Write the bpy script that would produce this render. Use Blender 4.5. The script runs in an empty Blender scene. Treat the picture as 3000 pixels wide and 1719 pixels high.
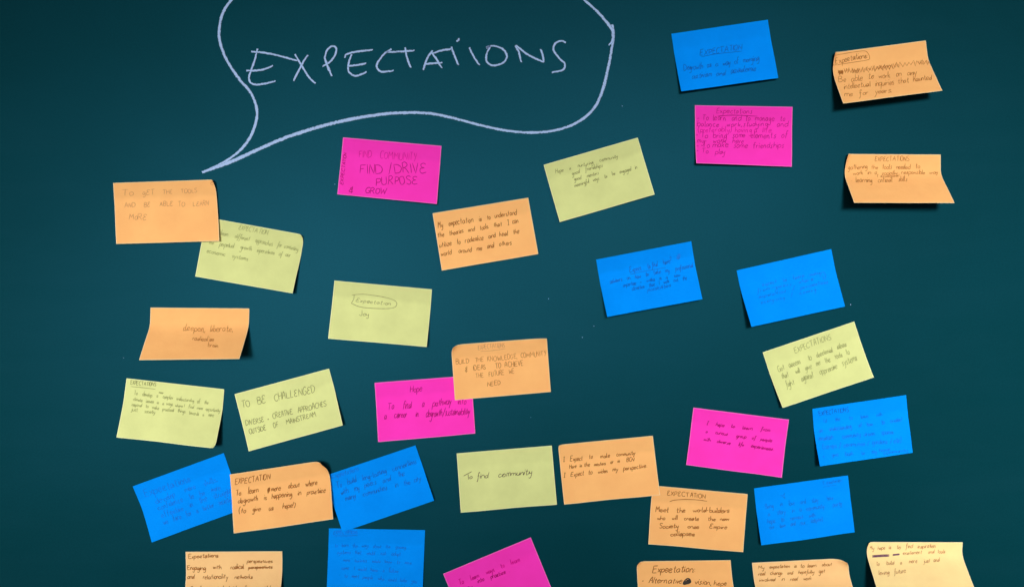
import bpy, math, random
import numpy as np
from mathutils import Vector

scene = bpy.context.scene
COL = scene.collection
R = math.radians

# ------------------------------------------------------------------ camera, world, lamps, exposure
S = 0.00044                 # metres on the board for one pixel of the 3000 px wide photograph
CX, CY = 1500.0, 859.5
D = 2400 * S                # distance from lens to board (board face is the plane y = 0)

cam_d = bpy.data.cameras.new("camera")
cam_d.sensor_width = 36
cam_d.lens = 36 * 2400 / 3000
cam_d.clip_start = 0.05
cam_d.clip_end = 50
cam = bpy.data.objects.new("camera", cam_d)
cam.location = (0, -D, 0)
cam.rotation_euler = (R(90), 0, 0)
COL.objects.link(cam)
scene.camera = cam

world = bpy.data.worlds.new("World")
scene.world = world
world.use_nodes = True
bg = world.node_tree.nodes["Background"]
bg.inputs[0].default_value = (0.80, 0.92, 1.0, 1)
bg.inputs[1].default_value = 0.125

def spot(name, loc, target_px, power, size_deg, blend, radius, col=(1, 1, 1)):
    l = bpy.data.lights.new(name, 'SPOT')
    l.energy = power
    l.spot_size = R(size_deg)
    l.spot_blend = blend
    l.shadow_soft_size = radius
    l.color = col
    o = bpy.data.objects.new(name, l)
    o.location = loc
    t = Vector(((target_px[0] - CX) * S, 0, (CY - target_px[1]) * S))
    o.rotation_euler = (t - Vector(loc)).to_track_quat('-Z', 'Y').to_euler()
    COL.objects.link(o)
    return o

# three added spots behind the camera; cones imitate an onlooker's shadow at bottom centre
spot("shaped_spot", (-1.2, -4, 0.12), (1500 - 0.59 / S, 859.5 + 0.162 / S), 632 * 1.40, 21.4, 1.0, 0.55, (1, 0.99, 0.97))
spot("shaped_spot", (0.98, -4, 0.66), (1500 + 0.885 / S, 859.5 + 0.186 / S), 632 * 2.02, 22.9, 1.0, 0.55, (1, 0.99, 0.97))
spot("shaped_spot", (0.05, -4, 0.7), (1500 + 0.05 / S, 859.5 - 0.255 / S), 632 * 1.40, 10.3, 1.0, 0.55, (1, 0.99, 0.98))

vs = scene.view_settings
vs.view_transform = 'Standard'
vs.look = 'None'
vs.exposure = 0
vs.gamma = 1

# ------------------------------------------------------------------ helpers
def to_world(px, py, h):
    """board point at height h (m) in front of the board, seen at photo pixel px, py"""
    k = S * (D - h) / D
    return (px - CX) * k, (CY - py) * k

def project(X, Z, h):
    k = D / (D - h) / S
    return CX + X * k, CY - Z * k

def smooth(pts, n=6, closed=False):
    p = np.asarray(pts, float)
    if len(p) < 3:
        t = np.linspace(0, 1, n + 1)[:, None]
        return p[0] * (1 - t) + p[-1] * t
    a = np.vstack([2 * p[0] - p[1], p, 2 * p[-1] - p[-2]])
    out = []
    for i in range(1, len(a) - 2):
        p0, p1, p2, p3 = a[i - 1], a[i], a[i + 1], a[i + 2]
        for k in range(n):
            t = k / n
            out.append(0.5 * (2 * p1 + (p2 - p0) * t + (2 * p0 - 5 * p1 + 4 * p2 - p3) * t * t
                              + (3 * p1 - p0 - 3 * p2 + p3) * t ** 3))
    out.append(p[-1])
    return np.array(out)

def ribbon(pl, w, rng, wob=0.18, taper=True):
    """left and right borders of a pen stroke of half width w along the polyline pl"""
    p = np.asarray(pl, float)
    t = np.gradient(p, axis=0)
    L = np.hypot(t[:, 0], t[:, 1]) + 1e-9
    n = np.stack([-t[:, 1] / L, t[:, 0] / L], 1)
    ww = w * (1 + wob * np.array([rng.uniform(-1, 1) for _ in p]))
    if taper and len(p) > 2:
        ww[0] *= 0.55
        ww[-1] *= 0.55
    ww = ww[:, None]
    # round the caps a little
    return p + n * ww, p - n * ww

def mesh_obj(name, verts, faces, mat, parent=None, uv=None, smooth_shade=False, mats=None, fmat=None):
    me = bpy.data.meshes.new(name)
    me.from_pydata([tuple(v) for v in verts], [], faces)
    for m in (mats or [mat]):
        me.materials.append(m)
    if fmat:
        me.polygons.foreach_set("material_index", fmat)
    if smooth_shade:
        me.polygons.foreach_set("use_smooth", [True] * len(me.polygons))
    if uv is not None:
        l = me.uv_layers.new(name="stroke")
        idx = np.zeros(len(me.loops), dtype=np.int32)
        me.loops.foreach_get("vertex_index", idx)
        l.data.foreach_set("uv", np.asarray(uv, float)[idx].ravel())
    me.update()
    o = bpy.data.objects.new(name, me)
    COL.objects.link(o)
    if parent:
        o.parent = parent
    return o

# ------------------------------------------------------------------ materials
def new_mat(name):
    m = bpy.data.materials.new(name)
    m.use_nodes = True
    nt = m.node_tree
    return m, nt, nt.nodes["Principled BSDF"]

def noise(nt, scale, detail=4, rough=0.55, dist=0.0, vec=None):
    n = nt.nodes.new("ShaderNodeTexNoise")
    n.inputs["Scale"].default_value = scale
    n.inputs["Detail"].default_value = detail
    n.inputs["Roughness"].default_value = rough
    n.inputs["Distortion"].default_value = dist
    if vec is not None:
        nt.links.new(vec, n.inputs["Vector"])
    return n

def ramp(nt, src, a, b, ca, cb):
    r = nt.nodes.new("ShaderNodeValToRGB")
    r.color_ramp.elements[0].position = a
    r.color_ramp.elements[1].position = b
    r.color_ramp.elements[0].color = (*ca, 1)
    r.color_ramp.elements[1].color = (*cb, 1)
    nt.links.new(src, r.inputs[0])
    return r

def paper_mat(name, c, var=0.05):
    m, nt, b = new_mat(name)
    tc = nt.nodes.new("ShaderNodeTexCoord")
    oi = nt.nodes.new("ShaderNodeObjectInfo")
    n1 = noise(nt, 22, 5, 0.6, 0, tc.outputs["Object"])
    lo = tuple(x * (1 - var) for x in c)
    hi = tuple(min(0.98, x * (1 + var)) for x in c)
    r = ramp(nt, n1.outputs[0], 0.35, 0.65, lo, hi)
    hsv = nt.nodes.new("ShaderNodeHueSaturation")
    mr = nt.nodes.new("ShaderNodeMapRange")
    mr.inputs[3].default_value = 0.96
    mr.inputs[4].default_value = 1.03
    nt.links.new(oi.outputs["Random"], mr.inputs[0])
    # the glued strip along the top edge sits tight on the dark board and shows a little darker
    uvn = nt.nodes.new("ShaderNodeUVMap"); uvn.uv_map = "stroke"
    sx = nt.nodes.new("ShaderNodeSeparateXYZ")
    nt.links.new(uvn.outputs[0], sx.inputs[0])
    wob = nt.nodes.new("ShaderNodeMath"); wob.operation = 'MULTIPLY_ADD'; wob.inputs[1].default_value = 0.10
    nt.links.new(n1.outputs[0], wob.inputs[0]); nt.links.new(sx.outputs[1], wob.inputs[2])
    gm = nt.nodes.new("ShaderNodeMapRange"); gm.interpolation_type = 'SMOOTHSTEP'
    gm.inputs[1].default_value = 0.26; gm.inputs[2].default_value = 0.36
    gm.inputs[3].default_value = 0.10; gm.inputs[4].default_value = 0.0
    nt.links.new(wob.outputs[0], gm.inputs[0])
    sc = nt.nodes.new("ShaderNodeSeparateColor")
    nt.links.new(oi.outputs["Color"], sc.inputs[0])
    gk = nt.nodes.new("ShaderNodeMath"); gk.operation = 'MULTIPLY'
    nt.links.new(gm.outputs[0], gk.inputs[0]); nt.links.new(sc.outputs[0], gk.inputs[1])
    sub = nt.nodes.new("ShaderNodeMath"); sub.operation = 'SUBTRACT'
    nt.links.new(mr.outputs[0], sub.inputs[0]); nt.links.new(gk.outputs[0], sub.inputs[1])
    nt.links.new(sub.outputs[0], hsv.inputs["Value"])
    nt.links.new(r.outputs[0], hsv.inputs["Color"])
    nt.links.new(hsv.outputs[0], b.inputs["Base Color"])
    b.inputs["Roughness"].default_value = 0.72
    b.inputs["Specular IOR Level"].default_value = 0.02
    n2 = noise(nt, 900, 3, 0.6, 0, tc.outputs["Object"])
    n3 = noise(nt, 34, 3, 0.5, 0, tc.outputs["Object"])
    add = nt.nodes.new("ShaderNodeMath")
    add.operation = 'MULTIPLY_ADD'
    add.inputs[1].default_value = 9
    nt.links.new(n3.outputs[0], add.inputs[0])
    nt.links.new(n2.outputs[0], add.inputs[2])
    bp = nt.nodes.new("ShaderNodeBump")
    bp.inputs["Strength"].default_value = 0.4
    bp.inputs["Distance"].default_value = 0.0004
    nt.links.new(add.outputs[0], bp.inputs["Height"])
    nt.links.new(bp.outputs[0], b.inputs["Normal"])
    return m

PAPER = {
    'orange': paper_mat("orange_paper", (0.98, 0.48, 0.17)),
    'peach': paper_mat("peach_paper", (0.98, 0.57, 0.245)),
    'cream': paper_mat("pale_orange_paper", (0.98, 0.70, 0.31)),
    'yellow': paper_mat("yellow_paper", (0.675, 0.705, 0.285)),
    'pink': paper_mat("pink_paper", (0.99, 0.040, 0.49)),
    'blue': paper_mat("blue_paper", (0.0, 0.265, 0.96)),
}
EDGE = {  # sheet sides, and a pale sharpening halo painted round the front rim
    'orange': paper_mat("orange_paper_halo_rim", (0.97, 0.68, 0.36)),
    'peach': paper_mat("peach_paper_halo_rim", (0.98, 0.72, 0.42)),
    'cream': paper_mat("pale_orange_paper_halo_rim", (0.98, 0.80, 0.46)),
    'yellow': paper_mat("yellow_paper_halo_rim", (0.86, 0.90, 0.46)),
    'pink': paper_mat("pink_paper_halo_rim", (0.98, 0.19, 0.60)),
    'blue': paper_mat("blue_paper_rim", (0.0, 0.275, 0.93)),
}

def ink_mat(name, c):
    m, nt, b = new_mat(name)
    tc = nt.nodes.new("ShaderNodeTexCoord")
    n = noise(nt, 160, 3, 0.6, 0, tc.outputs["Object"])
    r = ramp(nt, n.outputs[0], 0.3, 0.75, tuple(x * 0.8 for x in c), tuple(min(1, x * 1.25) for x in c))
    nt.links.new(r.outputs[0], b.inputs["Base Color"])
    b.inputs["Roughness"].default_value = 0.6
    b.inputs["Specular IOR Level"].default_value = 0.1
    return m

def srgb(r, g, b):
    f = lambda c: (c / 255) / 12.92 if c <= 10 else (((c / 255) + 0.055) / 1.055) ** 2.4
    return f(r), f(g), f(b)

INK = {
    'orange': ink_mat("brown_ink", srgb(156, 96, 42)),
    'orange_faint': ink_mat("grey_pencil", srgb(196, 142, 92)),
    'orange_mid': ink_mat("soft_brown_ink", srgb(174, 114, 58)),
    'yellow': ink_mat("olive_ink", srgb(136, 138, 84)),
    'yellow_faint': ink_mat("pale_olive_ink", srgb(154, 158, 98)),
    'pink': ink_mat("crimson_ink", srgb(176, 0, 112)),
    'pink_faint': ink_mat("soft_crimson_ink", srgb(208, 2, 136)),
    'blue': ink_mat("navy_ink", srgb(0, 90, 184)),
    'blue_faint': ink_mat("pale_navy_ink", srgb(0, 113, 216)),
    'black': ink_mat("black_marker", srgb(58, 50, 44)),
    'purple': ink_mat("purple_marker", srgb(110, 72, 92)),
    'grey': ink_mat("dark_pen", srgb(92, 80, 58)),
}

# chalkboard enamel
BOARD, nt, b = new_mat("chalkboard_enamel")
tc = nt.nodes.new("ShaderNodeTexCoord")
n1 = noise(nt, 2.6, 6, 0.6, 0.6, tc.outputs["Object"])
n2 = noise(nt, 420, 2, 0.7, 0, tc.outputs["Object"])
mx = nt.nodes.new("ShaderNodeMix")
mx.data_type = 'RGBA'
mx.inputs[6].default_value = (0.0003, 0.0295, 0.0350, 1)
mx.inputs[7].default_value = (0.0008, 0.0340, 0.0430, 1)
r1 = ramp(nt, n1.outputs[0], 0.35, 0.7, (0, 0, 0), (1, 1, 1))
nt.links.new(r1.outputs[0], mx.inputs[0])
m2 = nt.nodes.new("ShaderNodeMix")
m2.data_type = 'RGBA'
m2.blend_type = 'MULTIPLY'
m2.inputs[0].default_value = 1
r2 = ramp(nt, n2.outputs[0], 0.3, 0.7, (0.86, 0.88, 0.88), (1.12, 1.1, 1.1))
nt.links.new(mx.outputs[2], m2.inputs[6])
nt.links.new(r2.outputs[0], m2.inputs[7])
# faint wiped streaks of old chalk dust
mp = nt.nodes.new("ShaderNodeMapping")
mp.inputs["Rotation"].default_value = (0, R(24), 0)
mp.inputs["Scale"].default_value = (1.6, 1.0, 9.0)
nt.links.new(tc.outputs["Object"], mp.inputs["Vector"])
st1 = noise(nt, 2.2, 7, 0.68, 0.8, mp.outputs[0])
st2 = noise(nt, 1.5, 3, 0.5, 0.3, tc.outputs["Object"])
sm = nt.nodes.new("ShaderNodeMath"); sm.operation = 'MULTIPLY'
nt.links.new(st1.outputs[0], sm.inputs[0]); nt.links.new(st2.outputs[0], sm.inputs[1])
sr = ramp(nt, sm.outputs[0], 0.22, 0.42, (0, 0, 0), (1, 1, 1))
m3 = nt.nodes.new("ShaderNodeMix")
m3.data_type = 'RGBA'
m3.inputs[7].default_value = (0.008, 0.050, 0.070, 1)
sf = nt.nodes.new("ShaderNodeMath"); sf.operation = 'MULTIPLY'; sf.inputs[1].default_value = 0.14
nt.links.new(sr.outputs[0], sf.inputs[0])
nt.links.new(sf.outputs[0], m3.inputs[0])
nt.links.new(m2.outputs[2], m3.inputs[6])
nt.links.new(m3.outputs[2], b.inputs["Base Color"])
b.inputs["Roughness"].default_value = 0.42
b.inputs["Specular IOR Level"].default_value = 0.22
b.inputs["Specular Tint"].default_value = (0.08, 0.52, 0.86, 1)
bp = nt.nodes.new("ShaderNodeBump")
bp.inputs["Strength"].default_value = 0.12
bp.inputs["Distance"].default_value = 0.0004
n3 = noise(nt, 700, 2, 0.6, 0, tc.outputs["Object"])
nt.links.new(n3.outputs[0], bp.inputs["Height"])
nt.links.new(bp.outputs[0], b.inputs["Normal"])

# chalk: grainy, thin towards the borders of the stroke
CHALK, nt, b = new_mat("blue_white_chalk")
b.inputs["Base Color"].default_value = (0.40, 0.55, 0.84, 1)
b.inputs["Roughness"].default_value = 0.95
b.inputs["Specular IOR Level"].default_value = 0.0
tc = nt.nodes.new("ShaderNodeTexCoord")
uvn = nt.nodes.new("ShaderNodeUVMap")
uvn.uv_map = "stroke"
sx = nt.nodes.new("ShaderNodeSeparateXYZ")
nt.links.new(uvn.outputs[0], sx.inputs[0])
ab = nt.nodes.new("ShaderNodeMath"); ab.operation = 'ABSOLUTE'
nt.links.new(sx.outputs[1], ab.inputs[0])
pw = nt.nodes.new("ShaderNodeMath"); pw.operation = 'POWER'; pw.inputs[1].default_value = 2.4
nt.links.new(ab.outputs[0], pw.inputs[0])
g1 = noise(nt, 520, 3, 0.7, 0, tc.outputs["Object"])
g2 = noise(nt, 70, 3, 0.6, 0, tc.outputs["Object"])
s1 = nt.nodes.new("ShaderNodeMath"); s1.operation = 'MULTIPLY_ADD'; s1.inputs[1].default_value = 0.55
nt.links.new(g2.outputs[0], s1.inputs[0]); nt.links.new(g1.outputs[0], s1.inputs[2])
s2 = nt.nodes.new("ShaderNodeMath"); s2.operation = 'MULTIPLY_ADD'; s2.inputs[1].default_value = -0.62
nt.links.new(pw.outputs[0], s2.inputs[0]); nt.links.new(s1.outputs[0], s2.inputs[2])
mr = nt.nodes.new("ShaderNodeMapRange")
mr.inputs[1].default_value = 0.22
mr.inputs[2].default_value = 0.66
mr.inputs[3].default_value = 0.0
mr.inputs[4].default_value = 0.96
nt.links.new(s2.outputs[0], mr.inputs[0])
nt.links.new(mr.outputs[0], b.inputs["Alpha"])

# ------------------------------------------------------------------ chalkboard
def board():
    hx, hz, t = 2.1, 1.15, 0.018
    v = [(-hx, 0, -hz), (hx, 0, -hz), (hx, 0, hz), (-hx, 0, hz),
         (-hx, t, -hz), (hx, t, -hz), (hx, t, hz), (-hx, t, hz)]
    f = [(0, 1, 2, 3), (5, 4, 7, 6), (1, 5, 6, 2), (4, 0, 3, 7), (3, 2, 6, 7), (4, 5, 1, 0)]
    o = mesh_obj("chalkboard", v, f, BOARD)
    o["label"] = "large dark teal chalkboard with chalk speech bubble behind all the notes"
    o["category"] = "chalkboard"
    return o
BOARD_O = board()

def chalk(name, strokes, w, parent, z=0.0004, seed=1):
    """strokes in the pixels of the title zoom; w = half width there"""
    rng = random.Random(seed)
    V, F, UV = [], [], []
    for k, st in enumerate(strokes):
        if isinstance(st, tuple):
            st, ws = st
        else:
            ws = w
        p = smooth(np.array(st, float), 8) * 0.5116 + np.array([560.0, 0.0])
        # resample evenly
        d = np.r_[0, np.cumsum(np.hypot(*np.diff(p, axis=0).T))]
        m = max(4, int(d[-1] / 4))
        q = np.linspace(0, d[-1], m)
        p = np.stack([np.interp(q, d, p[:, 0]), np.interp(q, d, p[:, 1])], 1)
        p += np.array([[rng.gauss(0, .25), rng.gauss(0, .25)] for _ in p])
        half = np.interp(np.linspace(0, 1, m), np.linspace(0, 1, len(ws)), ws) if hasattr(ws, '__len__') else np.full(m, ws)
        a, c = ribbon(p, 1.0, rng, 0.10, False)
        a = p + (a - p) * half[:, None] * .475
        c = p + (c - p) * half[:, None] * .475
        i0 = len(V)
        h = z + 0.00006 * k
        for i in range(m):
            for j, (pt, ac) in enumerate(((a[i], 1), (p[i], 0), (c[i], -1))):
                X, Z = to_world(pt[0], pt[1], h)
                V.append((X, -h, Z))
                e = 1 if (0 < i < m - 1) else 1.0
                UV.append((q[i], ac if 0 < i < m - 1 else 0.9))
        for i in range(m - 1):
            for j in range(2):
                F.append((i0 + 3 * i + j, i0 + 3 * i + j + 1, i0 + 3 * i + j + 4, i0 + 3 * i + j + 3))
    return mesh_obj(name, V, F, CHALK, parent, UV)

chalk("speech_bubble", [
    ([(65, 985), (170, 938), (260, 880), (330, 800), (370, 705), (375, 620), (340, 530), (280, 460), (212, 360), (170, 262),
      (160, 180), (180, 80), (230, 0), (320, -110), (560, -215), (1100, -270), (1700, -230), (2100, -120), (2250, 0)],
     [5, 10, 10, 10, 10, 10, 9, 9, 9, 9, 9, 9, 9, 9]),
    ([(62, 988), (200, 938), (350, 872), (520, 797), (700, 737), (900, 686), (1100, 654), (1250, 646), (1380, 652), (1500, 677),
      (1650, 716), (1800, 748), (1950, 760), (2080, 748), (2200, 708), (2300, 630), (2355, 520), (2390, 380), (2408, 280),
      (2420, 200), (2412, 140)],
     [8, 13, 12, 12, 12, 12, 11, 10, 10, 9, 9, 9, 9, 10, 11, 9, 8]),
    ([(2250, 0), (2330, 72), (2405, 162), (2416, 205), (2410, 240), (2388, 262)], [9, 9, 10, 12, 5]),
    ([(2330, 575), (2352, 530), (2366, 470)], [4, 9, 5]),
], 10, BOARD_O, 0.0003, 3)

TITLE = [
    [[(380, 280), (364, 345), (344, 400), (331, 448), (348, 480), (400, 484), (485, 465)], [(343, 297), (450, 308), (612, 350)],
     [(315, 407), (400, 402), (470, 378)]],
    [[(593, 310), (640, 390), (680, 450), (713, 480)], [(668, 315), (640, 360), (585, 465)]],
    [[(762, 330), (785, 385), (805, 440)], [(766, 330), (778, 290), (806, 266), (831, 278), (820, 325), (790, 360), (750, 382)],
     [(768, 345), (785, 395), (797, 415)]],
    [[(880, 334), (890, 312), (950, 297), (1042, 287)], [(918, 312), (900, 370), (905, 415), (945, 436), (1006, 413)],
     [(899, 380), (950, 374), (1004, 364)]],
    [[(1147, 281), (1108, 308), (1068, 360), (1064, 388), (1088, 412), (1162, 406)]],
    [[(1120, 300), (1190, 297), (1280, 291)], [(1224, 272), (1235, 325), (1257, 390)]],
    [[(1382, 290), (1350, 340), (1328, 403)], [(1372, 296), (1408, 345), (1436, 394)], [(1338, 368), (1385, 364), (1441, 361)]],
    [[(1383, 308), (1430, 291), (1490, 282)], [(1489, 268), (1508, 318), (1531, 376)]],
    [[(1592, 272), (1618, 325), (1652, 377)], [(1519, 242), (1530, 231), (1539, 222)]],
    [[(1690, 275), (1712, 266), (1692, 312), (1694, 355), (1728, 376), (1785, 362), (1808, 322), (1783, 282), (1730, 264), (1690, 276)]],
    [[(1855, 262), (1876, 300), (1890, 360)], [(1860, 262), (1925, 312), (2020, 359)], [(2020, 359), (2013, 318), (2001, 280)]],
    [[(2146, 246), (2122, 235), (2086, 250), (2075, 288), (2108, 335), (2140, 368), (2128, 402), (2064, 415)]],
]
lettering = bpy.data.objects.new("chalk_lettering", None)
COL.objects.link(lettering)
lettering.parent = BOARD_O
for k, st in enumerate(TITLE):
    ws = [(s, [5.5, 7.5, 7, 7.5, 5.5]) for s in st]
    chalk("letter", ws, 7, lettering, 0.0012, 20 + k)

rng0 = random.Random(7)
for (x, y, r) in [(2492, 892, 2.2), (1823, 311, 1.8), (981, 540, 1.8), (1740, 955, 1.9), (1607, 875, 1.9), (1706, 988, 1.8),
                  (362, 1048, 1.3), (1793, 125, 1.6), (1555, 1222, 1.1)]:
    V, F, UV = [], [], []
    X, Z = to_world(x, y, 0.0003)
    n = 9
    for i in range(n):
        a = 2 * math.pi * i / n
        q = 0.66 * r * S * rng0.uniform(.7, 1.25)
        V.append((X + q * math.cos(a), -0.0003, Z + q * math.sin(a)))
        UV.append((0, 0.4))
    V.append((X, -0.0006, Z)); UV.append((0, 0))
    F = [(i, (i + 1) % n, n) for i in range(n)]
    mesh_obj("chalk_speck", V, F, CHALK, BOARD_O, UV)

# ------------------------------------------------------------------ one-stroke alphabet (cap height 10)
GL = {
 'A': 'L0,0 3,10 6,0;L1.2,3.8 5,4', 'B': 'L0,10 0,0;S0,10 4,9.8 4.8,8 3.6,6 0,5.4;S0,5.4 4.6,5 5.6,2.6 4,.3 0,0',
 'C': 'S6,8.6 4,10 1.5,9 0,5 1.3,1 3.8,0 6,1.4', 'D': 'L0,10 .2,0;S0,10 3.6,9.4 6,6 5,2 2.6,.3 .2,0',
 'E': 'L5.4,10 0,9.8 .1,0 5.4,.2;L0,5.2 4.5,5.4', 'F': 'L5.6,10 0,9.6 0,0;L0,5 4,5.4',
 'G': 'S6,8.6 4,10 1.5,9 0,5 1.3,1 4,0 5.8,1.6 5.9,4.4;L3.6,4.5 6.4,4.6', 'H': 'L0,10 .2,0;L5.6,10 5.6,0;L0,5.2 5.6,5.4',
 'I': 'L.4,10 .5,0', 'J': 'S4,10 4,2 2.6,0 1,.2 0,2', 'K': 'L0,10 0,0;L5.4,10 0,4.4;L1.6,5.6 5.8,0', 'L': 'L0,10 .2,0 5,.3',
 'M': 'L0,0 .6,10 3.6,3 6.6,10 7.4,0', 'N': 'L0,0 .2,10 5.6,0 5.8,10',
 'O': 'S3,10 .6,8.4 0,5 1,1 3,0 5.4,1.8 6,5.4 4.8,9 3,10', 'P': 'L0,10 .1,0;S0,10 4,9.8 5,7.6 3.8,5.2 0,4.6',
 'Q': 'S3,10 .6,8.4 0,5 1,1 3,0 5.4,1.8 6,5.4 4.8,9 3,10;L4,2.6 6.6,-1', 'R': 'L0,10 .1,0;S0,10 4,9.8 4.8,7.8 3.6,5.6 0,5;L1.6,5 5.6,0',
 'S': 'S5,9 3,10 .6,8.8 .8,6.6 3.8,4.6 5,2.4 3.4,.1 1.2,.2 0,1.4', 'T': 'L0,9.8 6.2,10;L3.1,10 3.2,0',
 'U': 'S0,10 0,3 1.2,.4 3.2,0 5,2 5.4,10', 'V': 'L0,10 2.8,0 5.6,10', 'W': 'L0,10 2,0 4,7 6,0 8,10', 'X': 'L0,10 5.6,0;L5.4,10 0,0',
 'Y': 'L0,10 2.8,5;L5.6,10 1.8,-1', 'Z': 'L0,10 5.4,10 0,0 5.6,0', '&': 'S4.6,7.4 2.6,8 1.2,6.6 3,5 .6,3.8 0,2 1.6,.8 5,1.6;L4.4,10.5 3.2,-1.5',
 '|': 'L0,10 3.6,10;L1.8,10 1.8,0;L0,0 3.6,0',
 'a': 'S4.4,4.2 2.8,5 .8,4.2 0,2 1.2,0 2.8,.5 4.4,3;S4.5,5 4.3,1.5 5.1,0', 'b': 'L0,10 .1,0;S0,3.4 2,5 4.2,4 4.2,1.2 2,0 0,1',
 'c': 'S4.2,4.2 2.4,5 .6,4 0,2.2 1,.3 2.6,0 4.3,.9', 'd': 'S4.4,4 2.6,5 .6,4 0,2 1.2,0 3,.4 4.4,2.2;L4.6,10 4.6,0',
 'e': 'S.1,2.6 4,3 3.6,4.6 2.1,5 .5,4 0,2.2 1,.3 2.6,0 4.4,1', 'f': 'S4,9 3,10 1.8,9 1.5,6 1.4,-1;L0,5 3.6,5.3',
 'g': 'S4.3,4 2.6,5 .6,4 0,2.2 1.2,.4 3,.8 4.3,3;S4.5,5 4.4,-1 3.5,-3.8 1.6,-4 .2,-2.8', 'h': 'L0,10 0,0;S0,3 1.5,4.8 3.1,4.8 3.9,3.5 4,0',
 'i': 'L.3,5 .4,0;L.5,7.2 .7,7.9', 'j': 'S2,5 2,-2 1,-4 -.5,-3.4;L2,7.2 2.3,7.8', 'k': 'L0,10 0,0;L4,5 0,2;L1.2,2.9 4.2,0',
 'l': 'S.3,10 .2,2 .5,.2 1.2,.2', 'm': 'L0,5 0,0;S0,3 1,4.8 2.3,4.8 2.9,3.5 3,0;S3,3 4,4.8 5.3,4.8 5.9,3.5 6,0',
 'n': 'L0,5 0,0;S0,3 1.5,4.8 3.1,4.8 3.9,3.5 4.1,0', 'o': 'S2.2,5 .5,4 0,2.4 .9,.3 2.3,0 3.9,1.2 4.1,3.4 3.2,4.8 2,5',
 'p': 'L0,5 -.1,-4;S0,3.8 2,5 4.2,4 4.2,1.4 2.2,0 0,.8', 'q': 'S4.2,4 2.4,5 .5,4 0,2.2 1.2,.2 3,.6 4.2,2.6;L4.3,5 4.3,-4',
 'r': 'L0,5 .1,0;S0,3 1.2,4.6 2.9,4.8', 's': 'S3.4,4.4 2,5 .4,4.2 .8,3 2.6,2.2 3.4,1.2 2.4,.1 1.1,0 0,.6',
 't': 'S1.6,8.6 1.5,1.2 2.3,0 3.4,.4;L0,5.6 3.4,5.8', 'u': 'S0,5 0,1.2 1.2,0 2.6,.4 3.9,2.4;L4,5 4.2,0', 'v': 'L0,5 1.9,0 3.9,5',
 'w': 'L0,5 1.4,0 2.9,4 4.4,0 5.9,5', 'x': 'L0,5 4,0;L4,5 0,0', 'y': 'L0,5 2.2,.6;S4.4,5 2.6,.4 1.2,-3.6 0,-4', 'z': 'L0,5 3.8,5 0,0 4,.1',
 ',': 'L.6,.8 0,-1.8', '.': 'L0,0 .4,.5', ':': 'L0,1 .3,1.6;L0,4.2 .3,4.8', "'": 'L.3,10 .1,8', '!': 'L.4,10 .3,3;L.3,.2 .5,.7',
 '?': 'S0,8.4 1.6,10 3.4,8.6 2.6,6 1.6,5 1.6,3;L1.5,.2 1.8,.7', '/': 'L0,-1.4 4.4,11', '(': 'S2,11 .4,8 0,4.5 .8,1 2.2,-1.4',
 ')': 'S0,11 1.6,8 2,4.5 1.4,1 0,-1.4', '-': 'L0,3.6 3,3.8', '~': 'S0,3 1,4.4 2.2,4 3.4,3.2', '+': 'L0,3.2 3.6,3.4;L1.8,5.2 1.8,1.4',
 '*': 'L0,3 .5,3.4;L.1,3.5 .6,2.9', '=': 'L0,3 3,3;L0,5 3,5',
}
def parse(g):
    out = []
    for s in g.split(';'):
        pts = [tuple(float(c) for c in q.split(',')) for q in s[1:].split()]
        out.append((s[0], np.array(pts)))
    return out
GLYPH = {k: parse(v) for k, v in GL.items()}
# other people's letter shapes
ALT = {k: parse(v) for k, v in {
 'E': 'S5.2,8.8 3,10 1,9 1.2,6.4 3.6,5.4;S3.6,5.4 .6,4.6 0,1.6 2,0 5.2,1', 'A': 'S0,0 1,6 2.4,9.8 3.4,9.6 4.8,5 5.4,0;L.6,4.4 5.2,4.4',
 't': 'L1.6,9 1.7,0;L0,5.4 3.4,6.2', 'a': 'S4,4.4 2.4,5 .4,3.6 .4,.8 2,0 3.8,2 4,4.6;L4,4.8 4.4,0', 'r': 'L.2,5 0,0;S.2,2.6 1,4.4 2.4,5.2',
 'n': 'S0,5 .2,2 0,0;S.1,2.6 1.2,4.8 2.6,4.9 3.4,3 3.8,.4 4.6,.3', 'y': 'S0,5 .4,2 1.8,1.2 3.6,2.6;S4,5 3.8,0 3,-3.8 1.2,-4.4 .2,-3',
 'f': 'S3.6,8.6 2.8,10 1.8,8.6 1.4,0 .6,-3.6 -.4,-3;L.2,4.6 3.2,5', 's': 'S3.6,5 1.6,4.6 1.8,2.8 3,1.6 1.6,-.2 -.2,.4', 'k': 'L0,10 .2,0;S3.4,5 .4,2.8 1.6,2.4 4,-.2',
 'R': 'L.2,10 0,0;S-.4,9.4 3,10.4 5,8.4 3.4,5.8 .2,5.2;S.2,5.2 2.6,4 5.8,-.4', 'M': 'L0,0 .8,10 3.4,4.4 6,10 7,0', 'g': 'S4,4.4 2.4,5 .4,3.4 1,1.2 2.8,1 4,4.4;S4,4.6 4.4,0 3.4,-4.4 1,-4.6 .2,-3.4',
 'd': 'S4,3.8 2,4.8 .2,3 .6,.4 2.4,.2 3.8,2.4;S5.2,10 4.4,5 4.2,1 5,0', 'h': 'S.6,10 .2,5 0,0;S0,2.4 1.4,4.6 2.8,4.6 3.4,2.6 4.4,0'}.items()}

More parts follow.
